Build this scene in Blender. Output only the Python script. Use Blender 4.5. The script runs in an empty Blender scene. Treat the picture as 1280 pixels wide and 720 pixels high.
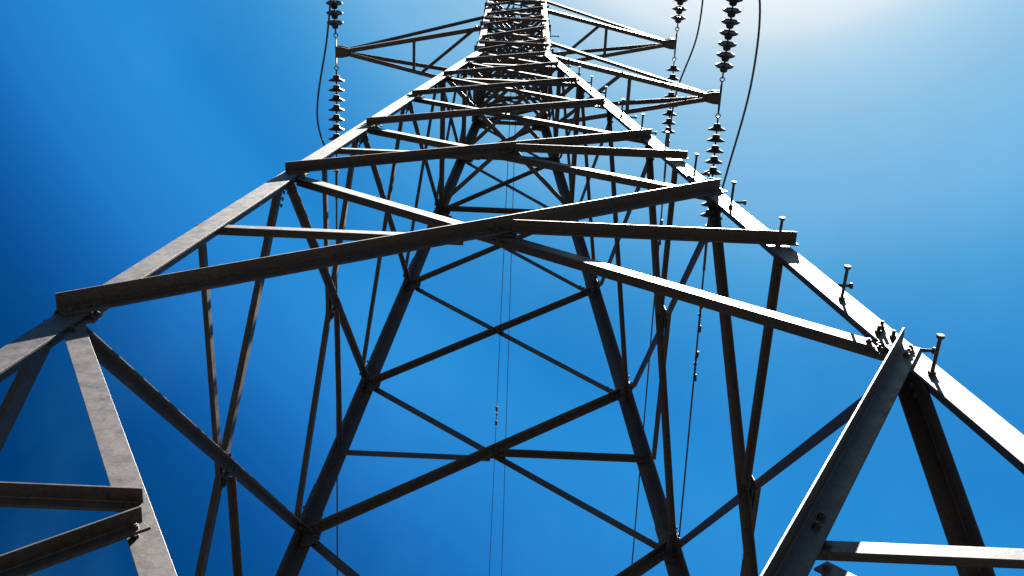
import bpy, bmesh, math, random
from mathutils import Vector, Matrix
random.seed(7)
R = math.radians
scene = bpy.context.scene
COL = scene.collection
EYE = 1.6                                   # eye height above the ground

# ------------------------------------------------------------------ camera
PITCH, YAW, ROLL = 1.168795, 0.0072467, 0.0360865
fw = Vector((math.sin(YAW)*math.cos(PITCH), math.cos(YAW)*math.cos(PITCH), math.sin(PITCH)))
r0 = Vector((math.cos(YAW), -math.sin(YAW), 0)); u0 = r0.cross(fw)
cr, sr = math.cos(ROLL), math.sin(ROLL)
rt = cr*r0 + sr*u0; up = -sr*r0 + cr*u0
cam_d = bpy.data.cameras.new('camera'); cam = bpy.data.objects.new('camera', cam_d); COL.objects.link(cam)
cam_d.sensor_width = 36; cam_d.lens = 1375.84/1280*36
cam_d.clip_start = 0.05; cam_d.clip_end = 6000
m = Matrix((( rt.x, up.x, -fw.x, 0.0714), (rt.y, up.y, -fw.y, -3.403), (rt.z, up.z, -fw.z, EYE), (0, 0, 0, 1)))
cam.matrix_world = m
scene.camera = cam

# ------------------------------------------------------------------ sky and sun
def pix_dir(px, py):
    return (fw + rt*((px-640)/1375.84) - up*((py-360)/1375.84)).normalized()
SUN = pix_dir(932, -358)
SUN_EL = math.asin(SUN.z); SUN_AZ = math.atan2(SUN.x, SUN.y)
w = bpy.data.worlds.new('World'); scene.world = w; w.use_nodes = True
nt = w.node_tree; nt.nodes.clear()
def N(t, tree=nt, **k):
    n = tree.nodes.new(t)
    for a, b in k.items(): setattr(n, a, b)
    return n
sky = N('ShaderNodeTexSky', sky_type='NISHITA', sun_disc=False, sun_elevation=SUN_EL, sun_rotation=SUN_AZ,
        altitude=200, air_density=1.0, dust_density=0.7, ozone_density=2.0)
# the clear sky graded to the deep polarised blue of the photograph, by its own luminance
EXPOSURE = 3.0
bw = N('ShaderNodeRGBToBW'); mr = N('ShaderNodeMapRange'); mr.inputs[1].default_value = 1.6; mr.inputs[2].default_value = 4.8
ramp = N('ShaderNodeValToRGB'); grade = N('ShaderNodeVectorMath', operation='SCALE'); grade.inputs['Scale'].default_value = 1/(.05*2**EXPOSURE)
lin = lambda c: tuple(((v/255+.055)/1.055)**2.4 if v > 10 else v/255/12.92 for v in c)
GR = [(1.70, (0, 46, 96)), (1.76, (1, 64, 122)), (1.82, (12, 88, 162)), (1.89, (32, 120, 203)), (2.03, (46, 148, 220)), (2.16, (20, 122, 202)), (2.48, (70, 160, 218)), (2.73, (114, 180, 227)), (3.2, (140, 194, 230)), (3.55, (164, 206, 234)), (3.85, (194, 220, 239)), (4.02, (214, 231, 243)), (4.5, (242, 248, 252))]
ramp.color_ramp.interpolation = 'B_SPLINE'
for i, (v, c) in enumerate(GR):
    e = ramp.color_ramp.elements[i] if i < 2 else ramp.color_ramp.elements.new((v-1.6)/3.2)
    e.position = (v-1.6)/3.2; e.color = (*lin(c), 1)
tc = N('ShaderNodeTexCoord'); mp = N('ShaderNodeMapping'); mp.inputs['Scale'].default_value = (5.0, 3.2, 2.0)
mp.inputs['Location'].default_value = (3.1, 0.4, 0.0)
nz = N('ShaderNodeTexNoise'); nz.inputs['Scale'].default_value = 1.3; nz.inputs['Detail'].default_value = 6; nz.inputs['Roughness'].default_value = .55
cr_ = N('ShaderNodeMapRange'); cr_.inputs[1].default_value = .48; cr_.inputs[2].default_value = .8; cr_.inputs[4].default_value = .1
mix = N('ShaderNodeMixRGB', blend_type='ADD'); mix.inputs[2].default_value = (.1/.4, .36/.4, .46/.4, 1)
# towards the horizon the graded sky stays as deep as overhead instead of whitening
sx = N('ShaderNodeSeparateXYZ'); hz = N('ShaderNodeMapRange'); hz.inputs[1].default_value = .05; hz.inputs[2].default_value = .7; hz.inputs[3].default_value = .12
dim = N('ShaderNodeVectorMath', operation='SCALE')
bg = N('ShaderNodeBackground'); bg.inputs[1].default_value = 0.05
out = N('ShaderNodeOutputWorld')
L = nt.links.new
L(sky.outputs[0], bw.inputs[0]); L(bw.outputs[0], mr.inputs[0]); L(mr.outputs[0], ramp.inputs[0]); L(ramp.outputs[0], grade.inputs[0]); L(grade.outputs[0], mix.inputs[1])
L(tc.outputs['Generated'], mp.inputs[0]); L(mp.outputs[0], nz.inputs[0]); L(nz.outputs[0], cr_.inputs[0]); L(cr_.outputs[0], mix.inputs[0])
L(mix.outputs[0], dim.inputs[0]); L(hz.outputs[0], dim.inputs['Scale']); L(dim.outputs[0], bg.inputs[0])
L(tc.outputs['Generated'], sx.inputs[0]); L(sx.outputs['Z'], hz.inputs[0]); L(bg.outputs[0], out.inputs[0])

sd = bpy.data.lights.new('sun', 'SUN'); so = bpy.data.objects.new('sun', sd); COL.objects.link(so)
sd.energy = 5.0; sd.angle = R(.53); sd.color = (1, .95, .89)
so.rotation_euler = SUN.to_track_quat('Z', 'Y').to_euler(); so.location = (0, 0, 60)
vs = scene.view_settings
vs.view_transform = 'Standard'; vs.look = 'None'; vs.gamma = 1; vs.exposure = EXPOSURE; vs.use_curve_mapping = False

# ------------------------------------------------------------------ materials
def steel(name, base, rough=.5, metal=.55, stain=.5):
    mt = bpy.data.materials.new(name); mt.use_nodes = True; t = mt.node_tree; b = t.nodes['Principled BSDF']; l = t.links.new
    b.inputs['Metallic'].default_value = metal; b.inputs['Specular IOR Level'].default_value = .3
    tcn = N('ShaderNodeTexCoord', t); oi = N('ShaderNodeObjectInfo', t)
    ad = N('ShaderNodeVectorMath', t, operation='ADD')
    sc = N('ShaderNodeVectorMath', t, operation='SCALE'); sc.inputs['Scale'].default_value = 37.0
    cx = N('ShaderNodeCombineXYZ', t); l(oi.outputs['Random'], cx.inputs[0]); l(oi.outputs['Random'], cx.inputs[1]); l(cx.outputs[0], sc.inputs[0])
    l(tcn.outputs['Object'], ad.inputs[0]); l(sc.outputs[0], ad.inputs[1])
    def noise(s, d=4, ro=.6):
        n = N('ShaderNodeTexNoise', t); n.inputs['Scale'].default_value = s; n.inputs['Detail'].default_value = d; n.inputs['Roughness'].default_value = ro
        l(ad.outputs[0], n.inputs[0]); return n
    n1, n2, n3 = noise(19, 6, .7), noise(70, 5), noise(3.5, 5)
    v = N('ShaderNodeTexVoronoi', t); v.inputs['Scale'].default_value = 75; l(ad.outputs[0], v.inputs[0])     # zinc spangle
    def rng(sock, a, b_, c, d):
        r_ = N('ShaderNodeMapRange', t); l(sock, r_.inputs[0])
        for i, q in zip((1, 2, 3, 4), (a, b_, c, d)): r_.inputs[i].default_value = q
        return r_.outputs[0]
    def mul(a, b_):
        q = N('ShaderNodeMath', t, operation='MULTIPLY'); l(a, q.inputs[0]); l(b_, q.inputs[1]); return q.outputs[0]
    val = mul(mul(rng(n1.outputs[0], .3, .7, .86, 1.12), rng(n2.outputs[0], .3, .7, .85, 1.12)), mul(rng(v.outputs['Color'], 0, 1, .92, 1.07), rng(oi.outputs['Random'], 0, 1, .85, 1.12)))
    stc = N('ShaderNodeVectorMath', t, operation='MULTIPLY'); stc.inputs[1].default_value = (90, 90, 5); l(ad.outputs[0], stc.inputs[0])
    n4 = N('ShaderNodeTexNoise', t); n4.inputs['Scale'].default_value = 1; n4.inputs['Detail'].default_value = 3; l(stc.outputs[0], n4.inputs[0])      # rain streaks
    val = mul(val, rng(n4.outputs[0], .35, .65, .8, 1.12))
    hs = N('ShaderNodeHueSaturation', t); hs.inputs['Color'].default_value = (*base, 1); l(val, hs.inputs['Value'])
    mx = N('ShaderNodeMixRGB', t); mx.inputs[2].default_value = (.13, .085, .06, 1)      # weathered brown stains
    st = N('ShaderNodeMath', t, operation='MULTIPLY'); l(rng(n3.outputs[0], .56, .72, 0, stain), st.inputs[0]); l(rng(n2.outputs[0], .4, .65, 0, 1), st.inputs[1])
    l(st.outputs[0], mx.inputs[0]); l(hs.outputs[0], mx.inputs[1]); l(mx.outputs[0], b.inputs['Base Color'])
    l(rng(n1.outputs[0], .3, .7, rough-.1, rough+.12), b.inputs['Roughness'])
    bp = N('ShaderNodeBump', t); bp.inputs['Strength'].default_value = .12; bp.inputs['Distance'].default_value = .004; l(n2.outputs[0], bp.inputs['Height'])
    bv = N('ShaderNodeBevel', t); bv.samples = 4; bv.inputs[0].default_value = .0014; l(bv.outputs[0], bp.inputs['Normal']); l(bp.outputs[0], b.inputs['Normal'])
    return mt
M_STEEL = steel('galvanized_steel', (.052, .044, .041), .56, .4, .75)
M_FIT = steel('fitting_steel', (.09, .085, .085), .5, .5, .2)
M_BOLT = steel('bolt_steel', (.05, .046, .045), .6, .3, .5)
M_WIRE = steel('weathered_aluminium', (.05, .05, .053), .65, .3, .2)
M_DAMP = steel('painted_damper', (.025, .022, .022), .8, .1, .3)
def glaze():
    mt = bpy.data.materials.new('brown_porcelain'); mt.use_nodes = True; t = mt.node_tree; b = t.nodes['Principled BSDF']
    n = N('ShaderNodeTexNoise', t); n.inputs['Scale'].default_value = 14
    r_ = N('ShaderNodeValToRGB', t); r_.color_ramp.elements[0].color = (.012, .008, .007, 1); r_.color_ramp.elements[1].color = (.026, .016, .014, 1)
    tcn = N('ShaderNodeTexCoord', t); t.links.new(tcn.outputs['Object'], n.inputs[0]); t.links.new(n.outputs[0], r_.inputs[0]); t.links.new(r_.outputs[0], b.inputs['Base Color'])
    b.inputs['Roughness'].default_value = .5; b.inputs['Specular IOR Level'].default_value = .25
    return mt
M_GLAZE = glaze()
def grass():
    mt = bpy.data.materials.new('dry_grass_ground'); mt.use_nodes = True; t = mt.node_tree; b = t.nodes['Principled BSDF']
    n = N('ShaderNodeTexNoise', t); n.inputs['Scale'].default_value = 900; n.inputs['Detail'].default_value = 8
    r_ = N('ShaderNodeValToRGB', t); r_.color_ramp.elements[0].color = (.006, .0065, .005, 1); r_.color_ramp.elements[1].color = (.014, .013, .010, 1)
    tcn = N('ShaderNodeTexCoord', t); t.links.new(tcn.outputs['Generated'], n.inputs[0]); t.links.new(n.outputs[0], r_.inputs[0]); t.links.new(r_.outputs[0], b.inputs['Base Color'])
    b.inputs['Roughness'].default_value = .95
    return mt

# ------------------------------------------------------------------ helpers
def V(*a): return Vector(a)
def link(name, bm, mat, parent=None, loc=(0, 0, 0), smooth=False):
    bmesh.ops.recalc_face_normals(bm, faces=bm.faces)
    me = bpy.data.meshes.new(name); bm.to_mesh(me); bm.free(); me.materials.append(mat)
    if smooth:
        for p in me.polygons: p.use_smooth = True
    o = bpy.data.objects.new(name, me); COL.objects.link(o); o.location = loc
    if parent is not None: o.parent = parent
    return o
def tag(o, label, cat, group=None):
    o['label'] = label; o['category'] = cat
    if group: o['group'] = group
    return o
def empty(name, loc, label, cat, group=None):
    o = bpy.data.objects.new(name, None); COL.objects.link(o); o.location = loc; o.empty_display_size = .3
    return tag(o, label, cat, group)
def sweep(bm, rings):
    """closed profile rings -> capped solid"""
    vs_ = [[bm.verts.new(p) for p in ring] for ring in rings]
    n = len(rings[0])
    for a, b in zip(vs_, vs_[1:]):
        for i in range(n): bm.faces.new((a[i], a[(i+1) % n], b[(i+1) % n], b[i]))
    bm.faces.new(vs_[0][::-1]); bm.faces.new(vs_[-1])
def angle_profile(s, t, s2=None):
    s2 = s2 or s
    f = t*.35                                   # small root fillet, so the inner corner is not razor sharp
    return [(0, 0), (s, 0), (s, t*.75), (s-t*.25, t), (t+f, t), (t, t+f), (t, s2-t*.25), (t*.75, s2), (0, s2)]
def angle_bar(bm, P, Q, e1, e2, s, t, s2=None):
    pr = angle_profile(s, t, s2)
    sweep(bm, [[p + e1*a + e2*b for a, b in pr] for p in (P, Q)])
def box_between(bm, c, ax, ay, az, sx, sy, sz):
    sweep(bm, [[c + ax*(x*sx/2) + ay*(y*sy/2) + az*(z*sz/2) for x, y in ((-1, -1), (1, -1), (1, 1), (-1, 1))] for z in (-1, 1)])
def cyl(bm, P, Q, r, n=8, r2=None):
    a = (Q-P).normalized(); x = a.orthogonal().normalized(); y = a.cross(x); r2 = r if r2 is None else r2
    sweep(bm, [[p + x*(q*math.cos(2*math.pi*i/n)) + y*(q*math.sin(2*math.pi*i/n)) for i in range(n)] for p, q in ((P, r), (Q, r2))])
def tube(bm, pts, r, n=8):
    rings = []; x = None
    for i, p in enumerate(pts):
        d = (pts[min(i+1, len(pts)-1)] - pts[max(i-1, 0)]).normalized()
        x = d.orthogonal().normalized() if x is None else (x - d*x.dot(d)).normalized()
        y = d.cross(x)
        rings.append([p + x*(r*math.cos(2*math.pi*k/n)) + y*(r*math.sin(2*math.pi*k/n)) for k in range(n)])
    sweep(bm, rings)
def torus(bm, c, ax, R_, r, n=14, k=6):
    x = ax.orthogonal().normalized(); y = ax.cross(x)
    vs_ = []
    for i in range(n):
        d = x*math.cos(2*math.pi*i/n) + y*math.sin(2*math.pi*i/n)
        vs_.append([bm.verts.new(c + d*(R_ + r*math.cos(2*math.pi*j/k)) + ax*(r*math.sin(2*math.pi*j/k))) for j in range(k)])
    for i in range(n):
        for j in range(k):
            a, b = vs_[i], vs_[(i+1) % n]; bm.faces.new((a[j], a[(j+1) % k], b[(j+1) % k], b[j]))
def lathe(bm, O, ax, prof, n=20):
    x = ax.orthogonal().normalized(); y = ax.cross(x)
    rings = [[bm.verts.new(O + ax*h + (x*math.cos(2*math.pi*i/n) + y*math.sin(2*math.pi*i/n))*r) for i in range(n)] for h, r in prof]
    for a, b in zip(rings, rings[1:]):
        for i in range(n): bm.faces.new((a[i], a[(i+1) % n], b[(i+1) % n], b[i]))
    bm.faces.new(rings[0][::-1]); bm.faces.new(rings[-1])
def catmull(P, k=10):
    Q = [P[0]*2-P[1]] + list(P) + [P[-1]*2-P[-2]]; o = []
    for i in range(1, len(Q)-2):
        a, b, c, d = Q[i-1:i+3]
        for j in range(k):
            t = j/k
            o.append(.5*((2*b) + (c-a)*t + (2*a-5*b+4*c-d)*t*t + (3*b-a-3*c+d)*t**3))
    o.append(P[-1]); return o

# ------------------------------------------------------------------ ground
bm = bmesh.new(); S = 2500
vs_ = [bm.verts.new(p) for p in ((-S, -S, 0), (S, -S, 0), (S, S, 0), (-S, S, 0))]; bm.faces.new(vs_)
g = link('ground', bm, grass()); g['kind'] = 'structure'

# ------------------------------------------------------------------ the pylon
pylon = empty('lattice_pylon', (0, 0, 0), 'tall grey galvanized steel lattice pylon seen from its foot, with three crossarms', 'pylon')
B0 = 2.0 + .1*EYE                             # half width at the ground (the legs lean in 1 in 10)
Z = [z + EYE for z in (3.774, 6.492, 8.427, 10.244, 11.996, 13.603, 14.93)]
ZB = [z + EYE for z in (14.93, 15.93, 16.95, 17.95, 18.85, 19.90)]
ZPEAK = 22.5 + EYE
HB = B0 - .1*Z[6]
def half(z):
    if z <= Z[6]: return B0 - .1*z
    if z <= ZB[-1]: return HB
    return HB + (.07-HB)*(z-ZB[-1])/(ZPEAK-ZB[-1])
CN = {'NL': (-1, -1), 'NR': (1, -1), 'FR': (1, 1), 'FL': (-1, 1)}
def corner(c, z):
    h = half(z); sx, sy = CN[c]; return V(sx*h, sy*h, z)
# faces seen from outside: (left corner, right corner, outward direction)
FACES = {'near': ('NL', 'NR', V(0, -1, 0)), 'right': ('NR', 'FR', V(1, 0, 0)), 'far': ('FR', 'FL', V(0, 1, 0)), 'left': ('FL', 'NL', V(-1, 0, 0))}
LEG_T = .012
def leg_size(z): return .14 if z < Z[2] else (.125 if z < Z[4] else .11)
# legs
legs = {}
for c, (sx, sy) in CN.items():
    bm = bmesh.new(); e1, e2 = V(-sx, 0, 0), V(0, -sy, 0); base = corner(c, 0)
    for za, zb, s in ((-.1, Z[1]+.25, .112), (Z[1]+.253, Z[3]+.2, .106), (Z[3]+.203, Z[6]-.003, .1), (Z[6], ZB[-1]-.003, .09), (ZB[-1], ZPEAK, .08)):
        pa = corner(c, za); pb = corner(c, zb)
        if za == Z[6]: pa = V(sx*HB, sy*HB, za)
        angle_bar(bm, pa-base, pb-base, e1, e2, s, LEG_T)
    # splice plates lapped over the outside of the leg where two lengths meet
    for zs in (Z[1]+.25, Z[3]+.2):
        for e, o in ((e1, -e2), (e2, -e1)):
            p0 = corner(c, zs-.22)-base; p1 = corner(c, zs+.22)-base
            ring = lambda p: [p + e*.014 + o*.002, p + e*.095 + o*.002, p + e*.095 + o*.011, p + e*.014 + o*.011]
            sweep(bm, [ring(p0), ring(p1)])
    legs[c] = link('leg', bm, M_STEEL, pylon, base)
leg_axis = lambda c, z: (corner(c, z+.05)-corner(c, z)).normalized()

# bolts: hexagonal head and nut on both sides of a flange
def bolt_mesh(bm, p, n, r=.0125, h=.012, thick=.03, tail=.008):
    cyl(bm, p, p + n*h, r, 6); cyl(bm, p + n*h, p + n*(h+tail), r*.6, 8)
    cyl(bm, p - n*(thick+h), p - n*thick, r, 6)

def face_frame(f):
    a, b, n = FACES[f]
    t = (corner(b, 1)-corner(a, 1)).normalized()
    return t, n
def in_face(f, x, z):
    """point on a face: x along the face from its middle (left to right from outside), z height"""
    t, n = face_frame(f); return n*half(z) + t*x + V(0, 0, z)
def brace(name, f, p, q, s, outside, t=.007, parent=None, heel_up=True, gap=0):
    """an angle lying flat on a face, its other flange standing out (outside) or in (inside)"""
    tt, n = face_frame(f)
    P, Q = in_face(f, *p), in_face(f, *q)
    a = (Q-P).normalized()
    slope = .1 if P.z < Z[6]-.01 else 0
    nn = (n + V(0, 0, slope)).normalized()
    dn = a.cross(nn).normalized()
    if dn.z > 0: dn = -dn                       # in the face, pointing down
    if not heel_up: dn = -dn
    off = nn*(.001+gap) if outside else -nn*(LEG_T+.002+gap)
    bm = bmesh.new()
    angle_bar(bm, off - dn*s*.5, Q-P + off - dn*s*.5, dn, nn if outside else -nn, s, t)
    Ln = (Q-P).length
    if name == 'strut':
        for d in ((.03, Ln-.03) if outside else (.02, Ln-.04)):
            cc = a*d + off + dn*(s*.05)
            bolt_mesh(bm, cc + nn*(t if outside else 0), nn, .0105, .008, .016, .004)
    if Ln > .5 and name == 'diagonal_brace':
        half_way = Ln*half(P.z)/(half(P.z)+half(Q.z))
        for d in (.035, .08, .125, Ln-.125, Ln-.08, Ln-.035) + ((half_way-.03, half_way+.03) if s > .045 else ()):
            c = a*d + off + dn*(s*.04)
            bolt_mesh(bm, c + (nn if outside else -nn)*t if outside else c, nn, .0115, .01, .022 if outside else .03, .006)
    return link(name, bm, M_STEEL, parent or pylon, P)

SZ = [.073, .062, .05, .043, .04, .037]
for f in FACES:
    # crossed panels
    for i in range(6):
        z0, z1 = Z[i], Z[i+1]; h0, h1 = half(z0)-.06, half(z1)-.06
        k = .76 if f in ('left', 'right') else 1
        o = (.045 if i < 1 else (.025 if i < 2 else -.01)) if f == 'near' else -.03
        brace('diagonal_brace', f, (-h0-o, z0-o*.7), (h1+o+(.03 if f == 'near' and i < 2 else 0), z1+o*.7-(.03 if f == 'near' and i < 2 else 0)), SZ[i]*k, True)
        brace('diagonal_brace', f, (h0, z0), (-h1, z1), SZ[i]*k*.98, False)
        if i < 2:                               # half-height struts out to the middle of the cross
            zm = z0 + (z1-z0)*half(z0)/(half(z0)+half(z1)) - .03; hm = half(zm); e = .04 if f == 'near' else -.03
            brace('horizontal_brace', f, (-hm+.04, zm), (-.17 if f == 'near' else -.05, zm), SZ[i]*k*.74, False, gap=.009)
            brace('horizontal_brace', f, ({'near': .08, 'far': .02}.get(f, -.05), zm), (hm+e, zm), SZ[i]*k*.82, True, gap=.008)
    for z in (Z[4], Z[5]): brace('horizontal_brace', f, (-half(z)+.03, z+.03), (half(z)-.03, z+.03), .05, False, gap=.012)
    # bottom panel: inverted V with small struts to the leg
    zb = .74 + EYE
    brace('diagonal_brace', f, (half(Z[0])-.02, Z[0]), (.05, zb), .074 if f == 'near' else .078, True)
    brace('diagonal_brace', f, (-half(Z[0])+.06, Z[0]-.05), (-.03, zb), .08, False)
    brace('horizontal_brace', f, (-half(zb)+.05, zb-.06), (half(zb)-.05, zb-.06), .08, False, gap=.02)
    zs = 2.32 + EYE; zt = 1.1 + EYE
    brace('strut', f, (-half(zs)+.03, zs), (-.83, zs), .046, True, gap=.002)
    brace('strut', f, (-half(zt)+.03, zt), (-.79, zs-.085), .046, True, gap=.002)
    brace('strut', f, (.88, zs-.01), (half(zs)-.05, zs-.01), .055, False, gap=.002)
    brace('strut', f, (.86, zs-.10), (half(zt)-.05, zt), .055, False, gap=.002)
    # upper body
    for i in range(5):
        z0, z1 = ZB[i], ZB[i+1]; h = HB-.05
        brace('diagonal_brace', f, (-h, z0), (h, z1), .036, True)
        brace('diagonal_brace', f, (h, z0), (-h, z1), .036, False)
    for i in range(6):
        brace('horizontal_brace', f, (-HB+.02, ZB[i]-.01), (HB-.02, ZB[i]-.01), .045, False, gap=.009)
    for i in range(5): brace('horizontal_brace', f, (-HB+.02, (ZB[i]+ZB[i+1])/2), (HB-.02, (ZB[i]+ZB[i+1])/2), .038, i % 2 == 0, gap=.009)
    brace('diagonal_brace', f, (-HB+.06, ZB[-1]+.1), (.09, ZPEAK-.3), .045, True)
# flat cross inside the body where the crossarms grip it
for z in [Z[4], Z[5]] + ZB + [(a+b)/2 for a, b in zip(ZB, ZB[1:])]:
    for sgn, dz in ((1, .06), (-1, .115)):
        q = half(z)-.05; P = V(-q, -sgn*q, z+dz); Q = V(q, sgn*q, z+dz); a = (Q-P).normalized(); bm = bmesh.new()
        angle_bar(bm, V(0, 0, 0), Q-P, a.cross(V(0, 0, 1)), V(0, 0, 1), .05, .006); link('plan_brace', bm, M_STEEL, pylon, P)

def bolt(leg, p, n):
    bm = bmesh.new(); bolt_mesh(bm, V(0, 0, 0), n, .0135, tail=.022)
    o = link('bolt', bm, M_BOLT, leg, p - leg.location)
for f in ('near', 'right', 'left'):
    a, b, n = FACES[f]; t, _ = face_frame(f)
    for i in range(3):
        for c, sgn in ((a, -1), (b, 1)):
            if f == 'right' and c == 'FR' or f == 'left' and c == 'FL': continue
            for k in range(3):
                z = Z[i] + .10 + .055*k
                bolt(legs[c], in_face(f, sgn*(half(z)-.045-.035*(k % 2)), z) + n*.0005, n)
# gusset plates behind the leg flange, bolts in the plate's own mesh
def gusset(f, side, z, wd, ht, outside=False):
    t, n = face_frame(f); slope = .1 if z < Z[6]+.001 else 0; nn = (n + V(0, 0, slope)).normalized()
    P = in_face(f, side*(half(z)-.02), z); e = t*(-side); upv = nn.cross(t).normalized()
    if upv.z < 0: upv = -upv
    off = -nn*(LEG_T+.011) if not outside else nn*.010
    poly = [(-.0, -ht*.62), (wd*.55, -ht*.5), (wd, -ht*.18), (wd, ht*.22), (wd*.5, ht*.5), (0, ht*.6)]
    bm = bmesh.new()
    ins = upv*0
    rings = []
    for d in (0, .0075):
        rings.append([e*(x + abs(y)*.1) + upv*y + off + nn*d for x, y in poly])
    sweep(bm, rings)
    for x, y in ((.05, -.32), (.05, 0), (.05, .32), (.72, .12), (.72, -.08)):
        bolt_mesh(bm, e*(x*wd+.02) + upv*(y*ht) + off + nn*.0075, nn, .011, .009, .008)
    return link('gusset_plate', bm, M_STEEL, pylon, P)
for f in FACES:
    for i in range(7):
        k = (.18, .17, .16, .16, .17, .2, .24)[i]
        if f == 'near' and i < 2: k *= .85
        for s in (-1, 1):
            if i < 2 and (f, s) in (('left', 1), ('right', -1)): continue        # those joints are bolted straight to the leg
            gusset(f, s, Z[i] + (0 if i < 6 else -.03), k*.8, k*1.25)
# plates at the crossing of the two lowest crosses
for f in FACES:
    for i in (0, 1):
        z0, z1 = Z[i], Z[i+1]; zm = z0 + (z1-z0)*half(z0)/(half(z0)+half(z1)); t, n = face_frame(f); nn = (n+V(0, 0, .1)).normalized()
        bm = bmesh.new(); u_ = V(0, 0, 1)-nn*nn.z; u_.normalize()
        box_between(bm, -nn*.006, t, u_, nn, .2, .11, .005)
        for x in (-.07, -.025, .025, .07): bolt_mesh(bm, t*x + u_*(.02 if x > 0 else -.02) - nn*.0035, nn, .011, .02, .012)
        link('gusset_plate', bm, M_STEEL, pylon, in_face(f, 0, zm))
# step bolts up the near right leg, alternately on its two flanges
for i in range(38):
    z = 3.5 + EYE - .425*6 + .425*i
    if z > ZB[4]: break
    c = corner('NR', z); bm = bmesh.new()
    if i % 2 == 0: p = c + V(-.065, 0, 0); d = V(.02, -1, .0).normalized()
    else: p = c + V(0, .065, 0); d = V(1, 0, .0)
    cyl(bm, -d*.03, d*.145, .0075, 8); cyl(bm, d*.145, d*.157, .0145, 10); cyl(bm, d*.001, d*.014, .015, 6); cyl(bm, -d*.026, -d*.0135, .015, 6)
    link('step_bolt', bm, M_BOLT, pylon, p)

# ------------------------------------------------------------------ crossarms (parts of the pylon)
def crossarm(side, zi, rise, xt):
    """bottom chords from the two corners of one side to the tip, top chords rising back to the body"""
    z = ZB[zi]; zt = z + .04
    arm = bpy.data.objects.new('crossarm', None); COL.objects.link(arm); arm.parent = pylon; arm.location = (side*HB, 0, z)
    O = V(side*HB, 0, z); tip = V(side*(xt-.1), 0, zt)
    lerp = lambda a, b, k: a + (b-a)*k
    chords = {}
    for sy in (-1, 1):
        for nm, zz in (('lo', z+.0), ('hi', z+rise)):
            P = V(side*(HB+.004), sy*(HB-.01), zz); Q = tip + V(0, sy*.045, .0 if nm == 'lo' else .09)
            a = (Q-P).normalized(); e = V(0, -sy, 0); e = (e - a*e.dot(a)).normalized(); e2 = a.cross(e)
            if e2.z < 0: e2 = -e2
            if nm == 'hi': e2 = -e2
            s = .066 if nm == 'lo' else .055
            bm = bmesh.new(); angle_bar(bm, P-O, Q-O, e, e2, s, .007); link('chord', bm, M_STEEL, arm)
            chords[(nm, sy)] = (P, Q)
    def bar(p, q, s=.045):
        a = (q-p).normalized(); e = a.cross(V(0, 0, 1)).normalized(); bm = bmesh.new()
        angle_bar(bm, p-O-e*s/2, q-O-e*s/2, e, V(0, 0, 1), s, .006); link('cross_strut', bm, M_STEEL, arm)
    dz = V(0, 0, .009)
    nl, fl = chords[('lo', -1)], chords[('lo', 1)]
    k = .49
    bar(lerp(*nl, k)+dz, lerp(*fl, k)+dz)
    if side > 0: bar(lerp(*nl, k-.04)+dz, lerp(*fl, .05)+dz)
    else: bar(lerp(*nl, .03)+dz, lerp(*fl, k-.04)+dz)
    for sy in (-1, 1):                          # posts between the two chords of each side
        b_, t_ = chords[('lo', sy)], chords[('hi', sy)]
        bar(lerp(*b_, .45)+V(0, -sy*.02, .01), lerp(*t_, .45)+V(0, -sy*.02, -.01), .035)
    # tip: two plates gripping the chord ends and an end bar to hang the strings from
    bm = bmesh.new(); T = V(side*xt, 0, zt)-O
    for h in (-.012, .10):
        sweep(bm, [[T + V(side*x, y, h+d) for x, y in ((-.16, -.06), (-.06, -.085), (.035, -.085), (.035, .085), (-.06, .085), (-.16, .06))] for d in (0, .01)])
    box_between(bm, T + V(side*.035, 0, .044), V(1, 0, 0), V(0, 1, 0), V(0, 0, 1), .016, .36, .085)
    for x, y in ((-.13, -.04), (-.13, .04), (-.07, -.05), (-.07, .05), (0, .06), (0, -.06)): cyl(bm, T + V(side*x, y, -.028), T+V(side*x, y, -.012), .014, 6)
    link('tip_plate', bm, M_BOLT, arm)
    return V(side*(xt+.035), 0, zt+.044)
TIP1 = crossarm(1, 0, 1.02, 2.83)
TIPL = crossarm(-1, 2, 1.0, 2.715)
TIP2 = crossarm(1, 4, 1.05, 2.70)

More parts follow.
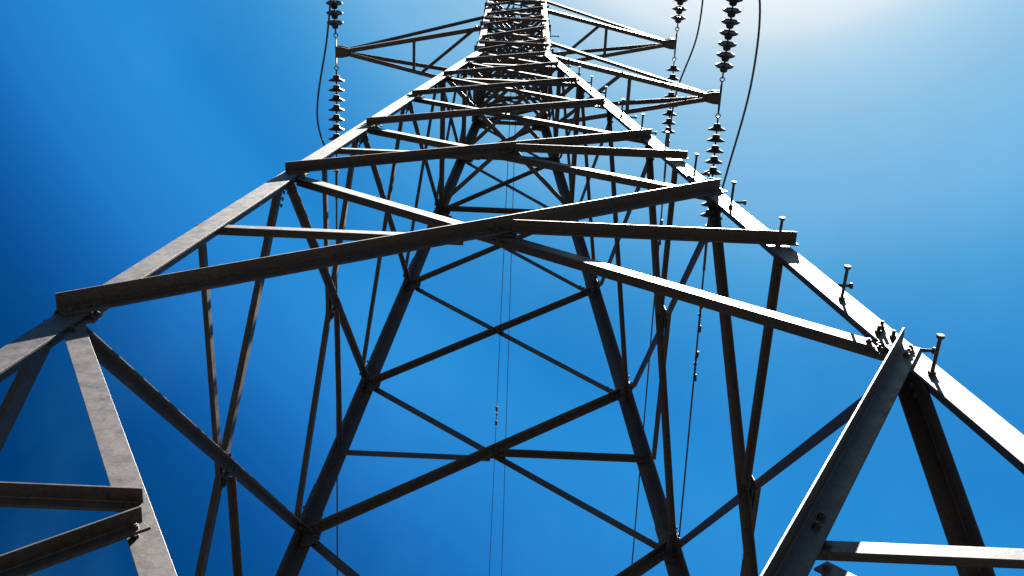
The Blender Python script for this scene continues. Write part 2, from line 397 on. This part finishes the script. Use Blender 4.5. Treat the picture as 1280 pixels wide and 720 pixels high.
# ------------------------------------------------------------------ insulator strings and wires
DISC = None
def disc_mesh():
    bm = bmesh.new(); ax = V(0, 0, 1)
    lathe(bm, V(0, 0, 0), ax, [(.035, .03), (.036, .047), (.052, .062), (.066, .095), (.080, .122), (.088, .127), (.094, .124), (.090, .108), (.098, .1), (.088, .085), (.098, .07), (.088, .05), (.1, .03), (.1, .012)], 24)
    me_o = link('insulator_disc', bm, M_GLAZE, None, smooth=True)
    bm = bmesh.new(); lathe(bm, V(0, 0, 0), ax, [(0, .02), (.002, .04), (.02, .052), (.046, .054), (.05, .03)], 16); lathe(bm, V(0, 0, 0), ax, [(.096, .012), (.148, .012), (.149, .006)], 10)
    cap = link('metal_cap', bm, M_DAMP, me_o, smooth=True)
    return me_o, cap
STEP = .152
def insulator(tip, dirv, count, label):
    """a string of discs from the crossarm tip along dirv, shackle first"""
    global DISC
    dirv = dirv.normalized(); sgn = 1 if dirv.y > 0 else -1
    start = tip + V(0, sgn*.17, 0)
    root = empty('insulator_string', start, label, 'insulator', 'insulator strings at the crossarm tips')
    bm = bmesh.new(); x = V(1, 0, 0)
    torus(bm, dirv*.03, x, .032, .008); torus(bm, dirv*.085, V(0, 0, 1), .03, .008); cyl(bm, dirv*.1, dirv*.2, .012, 8)
    link('shackle', bm, M_FIT, root)
    q = dirv.to_track_quat('Z', 'Y')
    for i in range(count):
        if DISC is None:
            d, c = disc_mesh(); DISC = (d, c)
        else:
            d = DISC[0].copy(); COL.objects.link(d); c = DISC[1].copy(); COL.objects.link(c); c.parent = d
        d.parent = root; d.location = dirv*(.19 + i*STEP); d.rotation_mode = 'QUATERNION'; d.rotation_quaternion = q
    e = .19 + count*STEP
    bm = bmesh.new(); cyl(bm, dirv*(e-.01), dirv*(e+.06), .012, 8); torus(bm, dirv*(e+.08), x, .03, .008)
    for dx in (-.028, .028): box_between(bm, dirv*(e+.2)+x*dx, x, dirv.cross(x), dirv, .008, .05, .26)
    cyl(bm, dirv*(e+.11)-x*.045, dirv*(e+.11)+x*.045, .012, 8); cyl(bm, dirv*(e+.3)-x*.045, dirv*(e+.3)+x*.045, .012, 8)
    link('dead_end_clamp', bm, M_FIT, root)
    return start + dirv*(e+.3), dirv

def damper(root, p, d):
    """Stockbridge damper clamped on the wire: two weights on a short cable hung just below it"""
    bm = bmesh.new(); dn = V(0, 0, -1)
    cyl(bm, p - d*.02, p + d*.02, .022, 8); cyl(bm, p + dn*.0, p + dn*.06, .012, 8)
    tube(bm, [p + d*k + dn*(.06+.02*abs(k)/.2) for k in (-.2, -.1, 0, .1, .2)], .007, 6)
    for s in (-1, 1): cyl(bm, p + d*(s*.13) + dn*.073, p + d*(s*.23) + dn*.08, .024, 10, .03)
    return link('vibration_damper', bm, M_DAMP, root)
def phase(tip, slope, nfar, nnear, jumper, dampers, names, r=.0135):
    sl = slope
    fe, fd = insulator(tip, V(0, 1, -sl), nfar, names[0]); ne, nd = insulator(tip, V(0, -1, -sl), nnear, names[1])
    root = empty('overhead_wire', tip, names[2], 'wire', 'overhead power wires')
    for e, d in ((fe, fd), (ne, nd)):
        pts = []
        for k in range(40):
            y = 70*(k/39)**1.6; pts.append(e - tip + V(0, d.y/abs(d.y)*y, -sl*y + .0009*y*y))
        bm = bmesh.new(); cyl(bm, e-tip-d*.02, e-tip+d*.45, .02, 10); tube(bm, pts, r); link('span', bm, M_WIRE, root)
    J = [ne] + [V(*p) + V(0, 0, EYE) for p in jumper] + [fe]
    bm = bmesh.new(); tube(bm, [p-tip for p in catmull(J, 10)], r*1.1); link('jumper_loop', bm, M_WIRE, root)
    for dy in dampers:
        p = fe + V(0, dy, -sl*dy+.0009*dy*dy) - tip; damper(root, p, V(0, 1, -sl).normalized())
phase(TIP1, .13, 9, 9, [(3.02, -1.5, 14.0), (3.0, -.5, 13.75), (2.88, .76, 14.0)], (1.1, 1.85),
      ('dark disc insulator string below the lower right crossarm tip, passing behind the leg',
       'dark disc insulator string above the lower right crossarm tip, nearest the sun',
       'wire of the lower right crossarm with a looping jumper and dampers'))
phase(TIPL, .13, 8, 9, [(-2.74, -1.2, 16.75), (-2.78, -.35, 16.45), (-2.88, .8, 16.0)], (1.6,),
      ('dark disc insulator string below the tip of the only left crossarm',
       'dark disc insulator string above the tip of the only left crossarm',
       'wire of the left crossarm with its jumper loop beside the strings'))
phase(TIP2, .11, 8, 9, [(2.92, -1.4, 18.0), (2.9, -.4, 17.75), (2.66, .6, 17.8)], (1.4,),
      ('dark disc insulator string below the tip of the upper right crossarm',
       'dark disc insulator string above the tip of the upper right crossarm',
       'wire of the upper right crossarm, its jumper loop between the two right strings'))
# two thin earth wires from the peak
for x0, x1, lb, dm in ((-.05, -.11, 'thin earth wire through the middle of the tower, the left one with a small damper', 1), (.03, .2, 'thin earth wire through the middle of the tower, the right one', 0)):
    e = V(x0, .08, ZPEAK-.02)
    root = empty('earth_wire', e, lb, 'wire', 'earth wires from the pylon top')
    bm = bmesh.new(); tube(bm, [V((x1-x0)*(y/14), y, -.06*y + .0006*y*y) for y in [70*(k/39)**1.5 for k in range(40)]], .007); link('span', bm, M_WIRE, root)
    if dm: damper(root, V((x1-x0)*.64, 9.0, -.06*9+.0006*81), V(0, 1, -.05).normalized())
